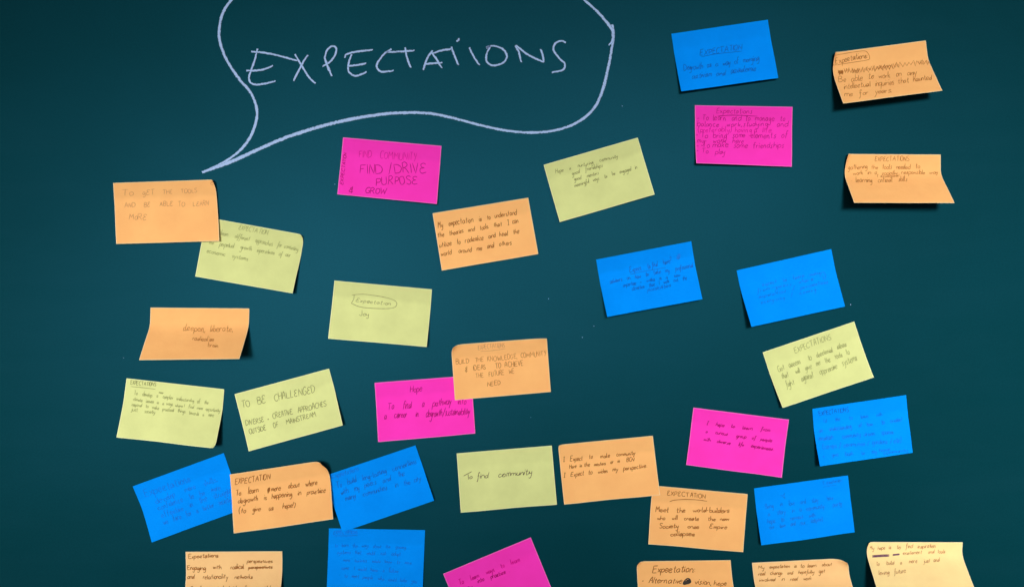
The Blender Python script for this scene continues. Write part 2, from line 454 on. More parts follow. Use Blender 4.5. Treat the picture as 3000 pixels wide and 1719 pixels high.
JOIN_OUT = set("acdehiklmntuxz")
def write(text, x0, y0, x1, y1, cap, rng, slant=0.1, gap=1.7, space=4.2, jit=1.15, xs=1.0, join=0.35, alt='', xr=1.0, desc=1.1):
    """strokes of a handwritten line whose baseline runs from (x0,y0) to (x1,y1)"""
    strokes, cur = [], 0.0
    wdy, wsc, wsl, prev = 0.0, 1.0, 0.0, None
    ph, fr = rng.uniform(0, 6), rng.uniform(.05, .12)
    for ch in text:
        if ch == ' ':
            cur += space * rng.uniform(.8, 1.2)
            wdy, wsc, wsl, prev = rng.uniform(-.5, .5) * jit, 1 + rng.uniform(-.1, .1) * jit, rng.uniform(-.06, .06) * jit, None
            continue
        g = ALT[ch] if ch in alt else GLYPH[ch]
        if ch.islower() and xr != 1.0:
            g = [(kk, np.stack([pp[:, 0], np.where(pp[:, 1] > 5, 5 * xr + (pp[:, 1] - 5) * (10 - 5 * xr) / 5, pp[:, 1] * np.where(pp[:, 1] < 0, desc, xr))], 1)) for kk, pp in g]
        mxx = max(p[:, 0].max() for _, p in g)
        sc = wsc * (1 + rng.uniform(-.10, .10) * jit)
        wd = 1 + rng.uniform(-.15, .15) * jit
        dy = wdy + rng.uniform(-.35, .35) * jit + .5 * math.sin(ph + fr * cur)
        sl = slant + wsl + rng.uniform(-.05, .05) * jit
        first = None
        for kind, p in g:
            q = p * np.array([wd, sc * xs]) + np.array([[rng.uniform(-.26, .26), rng.uniform(-.26, .26)] for _ in p]) * jit
            q[:, 0] += cur + q[:, 1] * sl
            q[:, 1] += dy
            if kind == 'L' and rng.random() < .6 and len(q) == 2:      # hand strokes are never quite straight
                m = q.mean(0) + np.array([rng.uniform(-.3, .3), rng.uniform(-.3, .3)]) * jit
                q = smooth(np.array([q[0], m, q[1]]), 3)
            elif kind == 'S':
                q = smooth(q, 4)
            else:
                q = np.vstack([smooth(q[i:i + 2], 3)[:-1] for i in range(len(q) - 1)] + [q[-1:]])
            strokes.append(q)
            if first is None:
                first = q[0]
        if prev is not None and ch.islower() and first[1] - dy < 6 and rng.random() < join:
            a, c = prev, first
            strokes.append(smooth(np.array([a, a * .45 + c * .55 + np.array([.2, -.5]), c]), 3))
        last = strokes[-1] if len(g) == 1 else [q for q in strokes[-len(g):]][-1]
        ends = [q[-1] for q in strokes[-len(g) - 1:] if abs(q[-1][1] - dy) < 1.6]
        prev = max(ends, key=lambda e: e[0]) if (ch in JOIN_OUT and ends) else None
        cur += mxx * wd + gap * rng.uniform(.55, 1.35) * (1 - .35 * join if ch.islower() else 1)
    tot = cur - gap
    dx, dyv = x1 - x0, y1 - y0
    L = math.hypot(dx, dyv)
    e, n = np.array([dx, dyv]) / L, np.array([dyv, -dx]) / L
    fx, fy = L / tot, cap / 10
    return [np.array([x0, y0]) + q[:, :1] * fx * e + q[:, 1:] * fy * n for q in strokes]

# ------------------------------------------------------------------ sticky notes
GRID_U, GRID_V = 30, 22
GROUP = "sticky notes on the chalkboard"

class Note:
    def __init__(s, color, label, zoom, c, lift=(0, 0, 3, 3), v0=0.22, base=0.0, curls=(), seed=0, ink=None, w=None, bow=0.0, **style):
        r2 = random.Random(seed * 17 + 3)
        s.style = dict(alt=''.join(k for k in ALT if r2.random() < .5), xr=r2.uniform(.78, 1.18), desc=r2.uniform(.9, 1.45), slant=r2.uniform(.02, .22))
        s.style.update(style)
        s.color = color
        x0, y0, k = zoom
        s.zoom = zoom
        s.rng = random.Random(seed * 31 + 5)
        s.lift = [l / 1000 for l in lift]           # TL TR BR BL
        s.v0, s.base = v0, 0.0004 + base / 1000
        s.bow = bow / 1000
        px = [(x0 + k * a, y0 + k * b) for a, b in c]
        s.pxc = px
        s.W = [np.array(to_world(p[0], p[1], s.base + l)) for p, l in zip(px, s.lift)]
        s.w_m = np.linalg.norm(s.W[1] - s.W[0])
        s.h_m = np.linalg.norm(s.W[3] - s.W[0])
        s.curls = curls
        s.ph = [s.rng.uniform(0, 6.28) for _ in range(6)]
        s.ink = ink or color
        s.pen = w or 1.05
        s.org = np.array([(s.W[0][0] + s.W[1][0]) / 2, 0.0, (s.W[0][1] + s.W[1][1]) / 2])
        rim = 0.0008
        us = np.r_[0, np.linspace(rim / s.w_m, 1 - rim / s.w_m, GRID_U), 1]
        vv = np.r_[0, np.linspace(rim / s.h_m, 1 - rim / s.h_m, GRID_V), 1]
        U, Vv = np.meshgrid(us, vv)
        P = s.surf(U.ravel(), Vv.ravel())
        nu, nv = len(us), len(vv)
        th = 0.00018
        front = P - s.org
        back = front + np.array([0, th, 0])
        N = nu * nv
        idx = lambda i, j, o=0: o + j * nu + i
        F, M = [], []
        for j in range(nv - 1):
            for i in range(nu - 1):
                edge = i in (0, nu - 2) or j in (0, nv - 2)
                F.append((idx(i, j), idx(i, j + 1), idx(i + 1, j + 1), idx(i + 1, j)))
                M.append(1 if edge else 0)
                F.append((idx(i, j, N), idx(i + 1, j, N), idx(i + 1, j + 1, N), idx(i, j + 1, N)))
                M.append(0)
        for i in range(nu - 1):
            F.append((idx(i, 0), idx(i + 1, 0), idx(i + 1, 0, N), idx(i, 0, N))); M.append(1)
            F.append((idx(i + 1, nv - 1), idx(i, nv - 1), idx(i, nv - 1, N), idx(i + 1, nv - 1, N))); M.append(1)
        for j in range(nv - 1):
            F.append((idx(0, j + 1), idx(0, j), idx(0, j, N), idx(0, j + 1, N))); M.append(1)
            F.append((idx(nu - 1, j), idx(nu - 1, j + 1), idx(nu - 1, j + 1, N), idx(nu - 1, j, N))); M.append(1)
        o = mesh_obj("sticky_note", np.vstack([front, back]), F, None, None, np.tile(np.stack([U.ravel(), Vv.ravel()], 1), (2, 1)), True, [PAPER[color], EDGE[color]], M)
        o.location = s.org
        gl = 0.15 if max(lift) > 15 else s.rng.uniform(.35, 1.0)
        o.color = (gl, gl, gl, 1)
        o["label"] = label
        o["category"] = "sticky note"
        o["group"] = GROUP
        s.o = o

    def surf(s, u, v):
        u, v = np.asarray(u, float), np.asarray(v, float)
        TL, TR, BR, BL = s.W
        X = [(1 - u) * (1 - v) * TL[k] + u * (1 - v) * TR[k] + u * v * BR[k] + (1 - u) * v * BL[k] for k in (0, 1)]
        t = np.clip((v - s.v0) / (1 - s.v0), 0, 1.2)
        a = 0.34
        f = np.where(t < a, t * t / (2 * a), t - a / 2) / (1 - a / 2)
        lt, rt = s.lift[0], s.lift[1]
        h = s.base + f * ((1 - u) * s.lift[3] + u * s.lift[2]) + np.clip(1 - v / 0.45, 0, 1) ** 1.6 * ((1 - u) * lt + u * rt)
        # slack paper: slow ripples that grow away from the glued strip
        g = np.clip(v, 0, 1) * 0.8 + 0.12
        p = s.ph
        h = h + g * 0.0010 * (np.sin(2.6 * u * math.pi + p[0]) * np.cos(1.7 * v * math.pi + p[1]) + 0.6 * np.sin(1.4 * u * math.pi + 4.1 * v + p[2]) + 1.0)
        # faint ridge where the glued strip ends
        h = h + 0.00022 * np.exp(-((v - s.v0) / 0.05) ** 2)
        h = h + s.bow * np.sin(np.clip(u, 0, 1) * math.pi) * np.clip(v, 0, 1)
        ex = (TR - TL) / s.w_m
        ey = (BL - TL) / s.h_m
        for (cn, dist, ang, mixd) in s.curls:
            dist = dist / 1000
            C = s.W[cn]
            su = -1 if cn in (0, 3) else 1
            sv = -1 if cn in (0, 1) else 1
            n = ex * su * mixd + ey * sv * (1 - mixd)
            n = n / np.linalg.norm(n)
            tt = (X[0] - C[0]) * n[0] + (X[1] - C[1]) * n[1] + dist
            tt = np.maximum(tt, 0)
            rad = dist / R(ang)
            d = rad * np.sin(tt / rad) - tt
            X[0] = X[0] + n[0] * d
            X[1] = X[1] + n[1] * d
            h = h + rad * (1 - np.cos(tt / rad))
        return np.stack([X[0], -h, X[1]], 1)

    def proj(s, u, v):
        P = s.surf(u, v)
        return np.stack(project(P[:, 0], P[:, 2], -P[:, 1]), 1)

    def locate(s, q):
        """(u, v) on the sheet for photo pixels q"""
        TL, TR, BR, BL = [np.array(p) for p in s.pxc]
        A = np.stack([TR - TL, BL - TL], 1)
        uv = (q - TL) @ np.linalg.inv(A).T
        u, v = uv[:, 0].copy(), uv[:, 1].copy()
        e = 1e-3
        for _ in range(7):
            f = s.proj(u, v)
            du = (s.proj(u + e, v) - f) / e
            dv = (s.proj(u, v + e) - f) / e
            r = q - f
            det = du[:, 0] * dv[:, 1] - du[:, 1] * dv[:, 0]
            det = np.where(np.abs(det) < 1e-3, 1e-3, det)
            u = np.clip(u + np.clip((r[:, 0] * dv[:, 1] - r[:, 1] * dv[:, 0]) / det, -.2, .2), 0.004, 0.996)
            v = np.clip(v + np.clip((du[:, 0] * r[:, 1] - du[:, 1] * r[:, 0]) / det, -.2, .2), 0.006, 0.994)
        return u, v

    def draw(s, name, strokes, ink=None, w=None, raw=False):
        """strokes in zoom pixels -> one mesh of pen strokes lying on the sheet"""
        x0, y0, k = s.zoom
        w = (w or s.pen) * 0.68
        A, C, ln = [], [], []
        for st in strokes:
            p = np.asarray(st, float) * k + np.array([x0, y0])
            a, c = ribbon(p, w, s.rng)
            A.append(a); C.append(c); ln.append(len(p))
        q = np.vstack([np.vstack([a, c]) for a, c in zip(A, C)])
        u, v = s.locate(q)
        P = s.surf(u, v)
        e = 2e-3
        nu = s.surf(u + e, v) - P
        nv = s.surf(u, v + e) - P
        n = np.cross(nu, nv)
        n /= np.linalg.norm(n, axis=1)[:, None] + 1e-12
        n *= np.where(n[:, 1:2] > 0, -1, 1)
        P = P + n * 0.00022 - s.org
        F, off = [], 0
        for m in ln:
            for i in range(m - 1):
                F.append((off + i, off + i + 1, off + m + i + 1, off + m + i))
            off += 2 * m
        return mesh_obj(name, P, F, INK[ink or s.ink], s.o)

    def line(s, text, x0, y0, x1, y1, cap, ink=None, w=None, **kw):
        kw = {**s.style, **kw}
        s.draw("handwriting", write(text, x0, y0, x1, y1, cap, s.rng, **kw), ink, w)

    def curve(s, name, pts, ink=None, w=None, n=6):
        s.draw(name, [smooth(pts, n)], ink, w)

def zz(x0, y0, x1, y1, amp, n, rng):
    out = []
    for i in range(n + 1):
        t = (i + rng.uniform(-.35, .35)) / n
        a = amp * rng.uniform(.35, 1.2) * (1 if i % 2 else -1)
        out.append((x0 + (x1 - x0) * t + rng.uniform(-3, 3), y0 + (y1 - y0) * t + a))
    return out

ZS = lambda x0, y0, x1, wpx: (x0, y0, (x1 - x0) / wpx)

# --- right of the speech bubble
n = Note('blue', "blue note headed EXPECTATION, uppermost on the chalkboard, right of the chalk speech bubble", ZS(1930, 40, 2330, 2330),
         [(213, 348), (1862, 107), (2035, 1107), (380, 1332)], (0, 0, 5, 9), 0.2, seed=1, join=1, slant=.2)
n.line("EXPECTATION", 700, 718, 1420, 622, 95, w=1.3)
n.curve("underline", [(725, 742), (980, 692), (1420, 645)], w=1.1)
n.line("Degrowth  as  a  way  of  merging", 425, 985, 1705, 800, 105, w=1.2)
n.line("activism  and  academic", 565, 1118, 1650, 975, 100, w=1.2)

n = Note('orange', "peeling orange note with a wavy crossed-out line, in the upper right corner of the chalkboard", ZS(2400, 100, 2800, 2532),
         [(196, 358), (1978, 122), (2278, 1055), (445, 1290)], (0, 0, 27, 28), 0.2, curls=[(0, 15, 78, .72)], seed=2, join=.8, slant=.12, ink='orange_mid')
n.line("Expectations:", 305, 548, 890, 442, 115, w=1.3)
n.curve("drawn_frame", [(250, 405), (450, 370), (700, 328), (850, 318), (905, 365), (932, 430), (900, 482), (600, 532), (300, 576), (262, 560), (252, 480), (255, 400)], w=1.1)
n.draw("scribble", [smooth(zz(352, 705, 445, 715, 52, 10, n.rng), 4), smooth(zz(365, 720, 435, 705, 40, 7, n.rng), 4),
       np.array(zz(450, 680, 900, 660, 46, 18, n.rng)), np.array(zz(900, 650, 1500, 590, 46, 20, n.rng)),
       np.array(zz(460, 690, 740, 690, 44, 11, n.rng)), np.array(zz(740, 680, 1340, 605, 50, 18, n.rng)),
       np.array(zz(1340, 600, 2055, 515, 52, 18, n.rng)), np.array(zz(1060, 630, 1330, 600, 38, 9, n.rng)),
       np.array(zz(600, 700, 730, 690, 30, 6, n.rng)), np.array(zz(1840, 540, 2050, 525, 45, 9, n.rng))], 'orange', 1.2)
n.line("Be  able  to  work  on  any", 360, 898, 1800, 765, 115)
n.line("intellectual  inquiries  that  haunted", 460, 1025, 2088, 855, 105)
n.line("me  for  years.", 470, 1158, 1335, 1085, 100)

n = Note('pink', "pink note with seven lines and underlined title, below the uppermost blue note", ZS(2010, 290, 2350, 2250),
         [(170, 125), (2065, 155), (2045, 1318), (195, 1250)], (0, 0, 3, 8), 0.25, seed=3, join=.1)
n.line("Expectations", 590, 285, 1280, 282, 105)
n.curve("underline", [(610, 335), (900, 318), (1380, 338)], w=1.5)
n.line("~ To  learn  and  to  manage  to", 215, 415, 1915, 425, 108)
n.line("balance   work,studying   and", 215, 535, 1965, 535, 108)
n.line("(preferably) having a  life", 225, 640, 1640, 650, 105, 'pink_faint')
n.line("~ To  bring  some  elements  of", 190, 755, 1950, 760, 110)
n.line("my   work   here", 215, 850, 1100, 865, 105)
n.line("- To make  some  friendships", 205, 945, 1885, 950, 110)
n.line("~ To   play", 200, 1060, 750, 1060, 115)

n = Note('orange', "peeling orange note with two bullet lines, directly under the note with the crossed-out line", ZS(2440, 430, 2840, 2240),
         [(180, 120), (1770, 130), (1990, 925), (345, 922)], (0, 0, 34, 32), 0.26, curls=[(0, 13, 75, .75)], seed=4, join=.7, ink='orange_mid')
n.line("EXPECTATIONS", 690, 238, 1250, 236, 75)
n.line("* gathering  the  tools  needed   to", 205, 368, 1420, 362, 85)
n.line("work  in  a  socially  responsible  way", 330, 462, 1715, 448, 78)
n.line("( ecological", 725, 500, 1085, 494, 46, w=0.9)
n.line("*  learning   critical   skills", 305, 592, 1220, 572, 88)

# --- upper middle
n = Note('pink', "pink note reading FIND / DRIVE PURPOSE & GROW, below the speech bubble", ZS(970, 390, 1320, 2316),
         [(232, 85), (2140, 250), (2053, 1378), (122, 1190)], (0, 0, 6, 3), 0.25, seed=5)
n.line("FIND   COMMUNITY", 545, 462, 1655, 535, 125, 'pink_faint', slant=0.02)
n.line("FIND /DRIVE", 565, 780, 1840, 775, 175, w=1.5, slant=0.0)
n.line("PURPOSE", 870, 1010, 1670, 990, 150, w=1.4, slant=0.02)
n.line("&    GROW", 350, 1150, 1060, 1190, 125, w=1.5, slant=0.05)
n.line("EXPECTATION", 235, 1005, 300, 390, 60, w=1.2)

n = Note('yellow', "yellow note with five small lines starting Hope, right of the pink FIND / DRIVE note", ZS(1570, 390, 1940, 1924),
         [(118, 485), (1552, 70), (1808, 938), (362, 1357)], (0, 0, 3, 3), 0.2, seed=6, join=.6)
n.line("Hope    a    nurturing    community", 300, 615, 1240, 372, 62, w=1.05, slant=.25)
n.line("good    friendships", 550, 640, 1015, 515, 60, w=1.05, slant=.25)
n.line("good    mentors", 585, 725, 955, 628, 56, w=1.05, slant=.25)
n.line("meaningful   ways    to    be   engaged   in", 592, 822, 1540, 545, 62, w=1.05, slant=.25)

n = Note('orange', "orange note starting My expectation is to understand, in the centre of the chalkboard", ZS(1250, 560, 1600, 2038),
         [(100, 378), (1732, 113), (1905, 1073), (258, 1355)], (0, 0, 4, 4), 0.2, seed=7, join=.2, slant=.16)
n.line("My   expectation   is   to  understand", 198, 632, 1530, 402, 95, w=1.35)
n.line("the   theories   and   tools   that   I  can".replace(' I ', ' | '), 195, 793, 1555, 540, 85, w=1.35)
n.line("utilize   to   radicalize   and  heal   the", 220, 958, 1575, 722, 85, w=1.35)
n.line("world    around   me   and   others", 248, 1108, 1440, 912, 88, w=1.35)

# --- left column
n = Note('orange', "orange note in faint capitals TO GET THE TOOLS, just left of the bubble tip", ZS(310, 500, 670, 2184),
         [(130, 220), (1950, 158), (2025, 1252), (190, 1303)], (0, 0, 2, 3), 0.25, base=2.2, curls=[(1, 10, 78, .65)], seed=8, ink='orange_faint')
n.line("To", 280, 445, 480, 445, 115)
n.line("gET", 660, 440, 870, 425, 105)
n.line("THE    TOOLS", 1010, 418, 1615, 388, 75)
n.line("AND    BE     ABLE", 335, 655, 1190, 632, 85)
n.line("TO    LEARN", 1290, 635, 1830, 618, 85)
n.line("MoRE", 415, 868, 715, 872, 100)
n.line("c", 1865, 258, 1905, 255, 80)

n = Note('yellow', "yellow note tucked under the orange TO GET THE TOOLS note, with a bent corner", ZS(550, 630, 910, 2097),
         [(310, 35), (1992, 338), (1795, 1335), (130, 1047)], (0, 0, 9, 3), 0.25, curls=[(1, 9, 84, .55)], seed=9, join=.5, slant=.2, ink='yellow_faint', base=0)
n.line("EXPECTATION", 870, 252, 1360, 335, 82)
n.line("learn     different    approaches", 560, 335, 1440, 525, 85)
n.line("for  combating", 1530, 535, 1880, 610, 80)
n.line("the    perpetual    growth   imperatives   of  our", 355, 490, 1745, 720, 80)
n.line("economic    systems", 320, 640, 1020, 775, 78)

n = Note('orange', "peeling orange note reading deepen, liberate, radicalise, at the left", ZS(390, 880, 750, 2541),
         [(360, 146), (2405, 163), (2205, 1205), (125, 1230)], (0, 0, 33, 30), 0.24, seed=10, join=.5, ink='orange_mid')
n.line("deepen,  liberate,", 1035, 625, 2055, 655, 165)
n.line("radicalise", 1230, 815, 1660, 845, 100)
n.line("brain", 1545, 955, 1755, 965, 95)

n = Note('yellow', "yellow note with ringed word Expectation above Joy, right of the deepen note", ZS(940, 800, 1290, 2216),
         [(253, 138), (2062, 300), (1967, 1365), (137, 1212)], (0, 0, 8, 3), 0.22, seed=11)
n.line("Expectation", 645, 530, 1285, 590, 78, slant=.2)
n.curve("drawn_frame", [(575, 405), (750, 390), (900, 402), (1150, 440), (1330, 490), (1405, 545), (1395, 610), (1320, 648), (1120, 658), (770, 634), (590, 570), (575, 545), (610, 480), (618, 405)], w=1.15)
n.line("Joy", 712, 790, 885, 800, 95, slant=.0)

n = Note('yellow', "yellow note with underlined heading in its top left corner, left of TO BE CHALLENGED", ZS(320, 1080, 680, 2097),
         [(297, 160), (1963, 347), (1812, 1352), (132, 1165)], (0, 0, 16, 6), 0.25, curls=[(2, 6, 85, .5)], seed=12, join=.7, ink='yellow_faint')
n.line("EXPECTATIONS", 365, 262, 795, 300, 65, 'yellow')
n.curve("underline", [(368, 300), (560, 318), (788, 346)], 'yellow', 1.2)
n.line("To    develop    a    complex   understanding   of    the", 425, 435, 1685, 605, 70)
n.line("more", 850, 420, 920, 425, 45, w=1)
n.line("climate   issues   in   a  ways  where I   find   more  opportunity", 410, 540, 1880, 740, 62)
n.line("respond   to   make   practical   things   towards   a   more", 385, 628, 1780, 825, 66)
n.line("just     society", 375, 715, 775, 765, 70)

n = Note('yellow', "yellow note in capitals TO BE CHALLENGED", ZS(670, 1060, 1030, 1872),
         [(90, 488), (1528, 100), (1742, 960), (308, 1357)], (0, 0, 8, 3), 0.22, seed=13)
n.line("TO   BE   CHALLENGED", 205, 700, 1310, 455, 105, w=1.3)
n.line("DIVERSE  +  CREATIVE   APPROACHES", 265, 970, 1485, 670, 75, w=1.25)
n.line("OUTSIDE    OF    MAINSTREAM", 320, 1100, 1330, 830, 78, w=1.25)

# --- centre and lower left
n = Note('pink', "pink note headed Hope, half covered by an orange note", ZS(1080, 970, 1640, 2398),
         [(75, 645), (1288, 553), (1338, 1280), (120, 1387)], (0, 0, 3, 3), 0.25, seed=14, join=.95, slant=.28)
n.line("Hope", 520, 770, 665, 745, 80, w=1.4)
n.line("To    find     a    pathway   into", 235, 985, 1215, 905, 85, w=1.4)
n.line("a    career     in    degrowth/sustainability", 195, 1095, 1265, 1045, 80, w=1.4)

n = Note('orange', "orange note in capitals about future we need, overlapping the pink Hope note", ZS(1080, 970, 1640, 2398),
         [(1032, 172), (2236, 82), (2285, 758), (1083, 862)], (0, 3, 4, 3), 0.25, base=2.4, curls=[(0, 13, 88, .5), (1, 10, 40, .3)], seed=15, ink='orange_mid')
n.line("EXPECTATIONS", 1375, 232, 1705, 200, 58, 'orange_faint')
n.curve("underline", [(1400, 252), (1560, 240), (1720, 218)], 'orange_faint', 1)
n.line("BUILD   THE  KNOWLEDGE,  COMMUNITY", 1095, 412, 2230, 305, 60)
n.line("&   IDEAS     TO  ACHIEVE", 1212, 510, 1940, 425, 62, 'orange')
n.line("THE   FUTURE   WE", 1345, 585, 1830, 530, 58)
n.line("NEED", 1492, 692, 1655, 672, 56, 'orange')

n = Note('blue', "blue note at lower left, its right side under an orange note", ZS(370, 1310, 730, 1807),
         [(95, 570), (1435, 80), (1720, 900), (380, 1390)], (0, 0, 0.5, 10), 0.25, seed=16, join=.5, ink='blue_faint')
n.line("Expectations", 280, 725, 940, 505, 115, slant=0)
n.line("develop    more   skills,", 440, 825, 1335, 490, 90, slant=0)
n.line("confidence   to   be   more", 470, 920, 1385, 610, 85, slant=0)
n.line("effective   in   the   struggle", 525, 1035, 1540, 655, 82, slant=0)
n.line("we   face   for   a   better   society", 555, 1135, 1545, 785, 80, slant=0)

n = Note('blue', "tilted blue note about long-lasting connections, resting on another blue note", ZS(940, 1280, 1300, 1807),
         [(30, 575), (1392, 118), (1667, 930), (318, 1390)], (0, 0, 4, 7), 0.25, base=1.6, seed=18, join=.6)
n.line("Expectations", 165, 610, 555, 490, 78, 'blue_faint')
n.line("To   build   long-lasting   connections", 240, 745, 1405, 385, 85)
n.line("with   my   peers   and    the", 300, 850, 1235, 565, 85)
n.line("many    communities    in   the  city", 365, 935, 1475, 640, 85)

n = Note('orange', "orange note with a strongly curled corner, wedged between two tilted blue notes", ZS(650, 1330, 1010, 2097),
         [(135, 343), (1808, 92), (1903, 1103), (200, 1350)], (3, 3, 7, 2.5), 0.3, base=4.6, curls=[(1, 18, 92, .55)], seed=17, join=.7, slant=.25)
n.line("EXPECTATION", 228, 518, 820, 425, 90, w=1.5)
n.line("To    learn       more    about   where", 240, 700, 1625, 520, 100, w=1.55)
n.draw("scribble", [np.array(zz(800, 640, 800, 585, 0, 4, n.rng)), smooth([(790, 665), (785, 600), (815, 570), (812, 610), (792, 650), (800, 590)], 4)], 'orange', 2.2)
n.line("degrowth   is   happening   in   practice", 275, 835, 1765, 640, 95, w=1.5)
n.line("(to   give    us    hope!)", 290, 1005, 1255, 900, 95, w=1.5)

n = Note('blue', "straight blue note at the bottom edge, its top under a tilted blue note", ZS(940, 1530, 1270, 2541),
         [(183, 125), (2350, 165), (2300, 1490), (130, 1480)], (0, 0, 3, 6), 0.25, seed=19, ink='blue_faint')
n.line("EXPECTATIONS", 280, 262, 820, 252, 75)
n.curve("underline", [(300, 293), (560, 295), (830, 285)], w=1.3)
n.line("to   learn   the   ways   about   the    growing", 320, 545, 1910, 580, 90)
n.line("systems   that    could    not    adapt", 370, 700, 1790, 735, 95)
n.line("more    business    minds   know    to    more", 510, 870, 2040, 930, 85)
n.line("come    I   would   have    a   future", 470, 1050, 1745, 1130, 95)
n.line("*   to   meet   people    who   could   help   you", 415, 1215, 2160, 1360, 90)

# --- lower middle and right
n = Note('yellow', "dim yellow note reading To find community, at the lower middle", ZS(1310, 1280, 1650, 2063),
         [(168, 287), (1860, 148), (1950, 1192), (243, 1332)], (0, 0, 3, 4), 0.22, seed=20, join=.4, ink='grey')
n.draw("handwriting", [smooth([(292, 688), (360, 650), (440, 608)], 5), smooth([(372, 655), (376, 700), (382, 748)], 5)], w=1.3)
n.line("o", 395, 738, 440, 732, 75, w=1.3)
n.line("find   community", 535, 732, 1490, 668, 110, w=1.25)

n = Note('orange', "orange note starting I expect to make community, right of To find community", ZS(1610, 1260, 1960, 2216),
         [(158, 268), (1915, 98), (2050, 1195), (268, 1365)], (0, 0, 3, 3), 0.22, base=1.8, seed=21, curls=[(0, 5, 70, .5)])
n.line("|   Expect    to    make    community", 255, 582, 1580, 440, 85, w=1.45)
n.line("Here  in the   masters   or   in    BCN", 370, 710, 1565, 568, 75, w=1.45)
n.line("|   Expect   to   widen   my   perspective.", 262, 870, 1808, 690, 82, w=1.45)

n = Note('orange', "orange note with an underlined EXPECTATION about world-builders, corner under another orange note", ZS(1870, 1400, 2220, 2123),
         [(251, 128), (1945, 280), (1865, 1312), (173, 1163)], (0, 0, 4, 3), 0.22, seed=22, join=.9)
n.line("EXPECTATION", 515, 302, 1195, 355, 75, w=1.4, slant=0)
n.curve("underline", [(555, 415), (640, 388), (850, 374), (1080, 386), (1222, 408)], w=1.4)
n.line("Meet   the   world-builders", 305, 600, 1610, 600, 105, w=1.5)
n.line("who   will   create    the  new", 335, 732, 1605, 755, 85, w=1.5)
n.line("Society    once    Empire", 375, 880, 1570, 895, 90, w=1.5)
n.line("collapses", 570, 1020, 985, 1025, 90, w=1.5)

n = Note('pink', "pink note with three lines starting I hope to learn, left of two blue notes", ZS(1990, 1170, 2340, 2038),
         [(242, 135), (1873, 340), (1742, 1325), (118, 1112)], (0, 0, 3, 3), 0.25, seed=23, join=.8)
n.line("|    hope   to    learn    from", 462, 430, 1535, 545, 62, w=1.5)
n.line("a     curious     group   of   people", 450, 560, 1575, 720, 62, w=1.5)
n.line("with    diverse    life    experiences.", 415, 695, 1605, 865, 62, w=1.5)

n = Note('blue', "blue note of small faint writing below the slanted blue note, left of the orange note of understand", ZS(1720, 690, 2080, 2097),
         [(152, 410), (1778, 97), (1970, 1085), (340, 1387)], (0, 0, 13, 14), 0.3, seed=24, join=.9, slant=.2, ink='blue')
n.o["label"] = "blue note with heading Expect to find here, right of the central orange note"
n.line("Expect    to find    here?", 728, 632, 1440, 470, 90, w=1.0)
n.curve("underline", [(728, 662), (1000, 605), (1345, 545)], w=0.9)
n.line("advisers   on   how   to   take   my    professional", 390, 815, 1805, 545, 72, w=1.05)
n.line("expertise   +   walks   in   a    new", 615, 880, 1580, 690, 70, w=1.05)
n.line("direction   that   I   work   out   the", 770, 940, 1700, 745, 72, w=1.05)
n.line("possibilities", 1035, 950, 1430, 875, 65, w=1.05)
n.draw("smudge", [smooth([(1530, 400), (1545, 350), (1575, 320), (1580, 370), (1550, 400), (1560, 340)], 4)], 'blue_faint', 2.2)

n = Note('blue', "blue note with spaced-out faint writing, right of the Expect to find here note", ZS(2130, 710, 2500, 1995),
         [(150, 442), (1647, 105), (1858, 1012), (385, 1333)], (0, 0, 8, 18), 0.22, seed=25, ink='blue_faint')
n.line("expect   to   learn   many", 560, 690, 1480, 492, 60, w=1.0, gap=3)
n.curve("handwriting", [(1480, 490), (1525, 470), (1555, 520), (1550, 570), (1520, 570), (1515, 520)], w=0.9)
n.line("from   peers   share", 480, 790, 1350, 605, 62, w=1.0, gap=3)
n.line("experiences   /   perspectives", 505, 882, 1590, 640, 60, w=1.0, gap=2.6)
n.line("energising   /   coming", 540, 972, 1405, 770, 60, w=1.0, gap=3)
n.curve("handwriting", [(700, 725), (760, 710), (800, 745), (790, 790), (765, 785), (770, 740)], w=0.9)

n = Note('yellow', "bright yellow note headed EXPECTATIONS, right side between blue notes above and below", ZS(2210, 920, 2580, 1858),
         [(123, 560), (1468, 108), (1755, 928), (410, 1375)], (0, 0, 6, 9), 0.22, seed=26, join=.9, slant=.15, ink='yellow_faint')
n.line("EXPECTATIONS", 600, 570, 1130, 375, 85, w=1.25)
n.line("Get   access     to   decolonial", 355, 850, 1150, 548, 80, w=1.2)
n.line("ideas", 1220, 515, 1350, 480, 75, w=1.2)
n.line("that    will   give   me   the   tools   to", 410, 950, 1405, 590, 82, w=1.2)
n.line("fight    against   oppressive   systems", 475, 1075, 1510, 680, 90, w=1.2)

n = Note('blue', "bright blue note filled with six lines, below the bright yellow EXPECTATIONS note", ZS(2350, 1140, 2700, 2123),
         [(180, 345), (1848, 100), (1965, 1125), (308, 1362)], (0, 0, 5, 12), 0.25, seed=27, join=.9, ink='blue_faint')
n.line("EXPECTATIONS", 300, 462, 825, 400, 75, 'blue')
n.line("I'd      like      to      leave      with", 385, 590, 1420, 470, 65)
n.line("an     understanding     of   how      to    create/", 305, 765, 1780, 570, 75)
n.line("establish     community  driven    spaces", 300, 905, 1615, 780, 78)
n.line("(co-ops / communes / gardens / etc)", 365, 1060, 1755, 940, 85)
n.line("+    give    back     to    my", 370, 1212, 1320, 1130, 70)
n.line("home", 1375, 1112, 1560, 1085, 55)
n.line("community", 1450, 1158, 1865, 1100, 55)

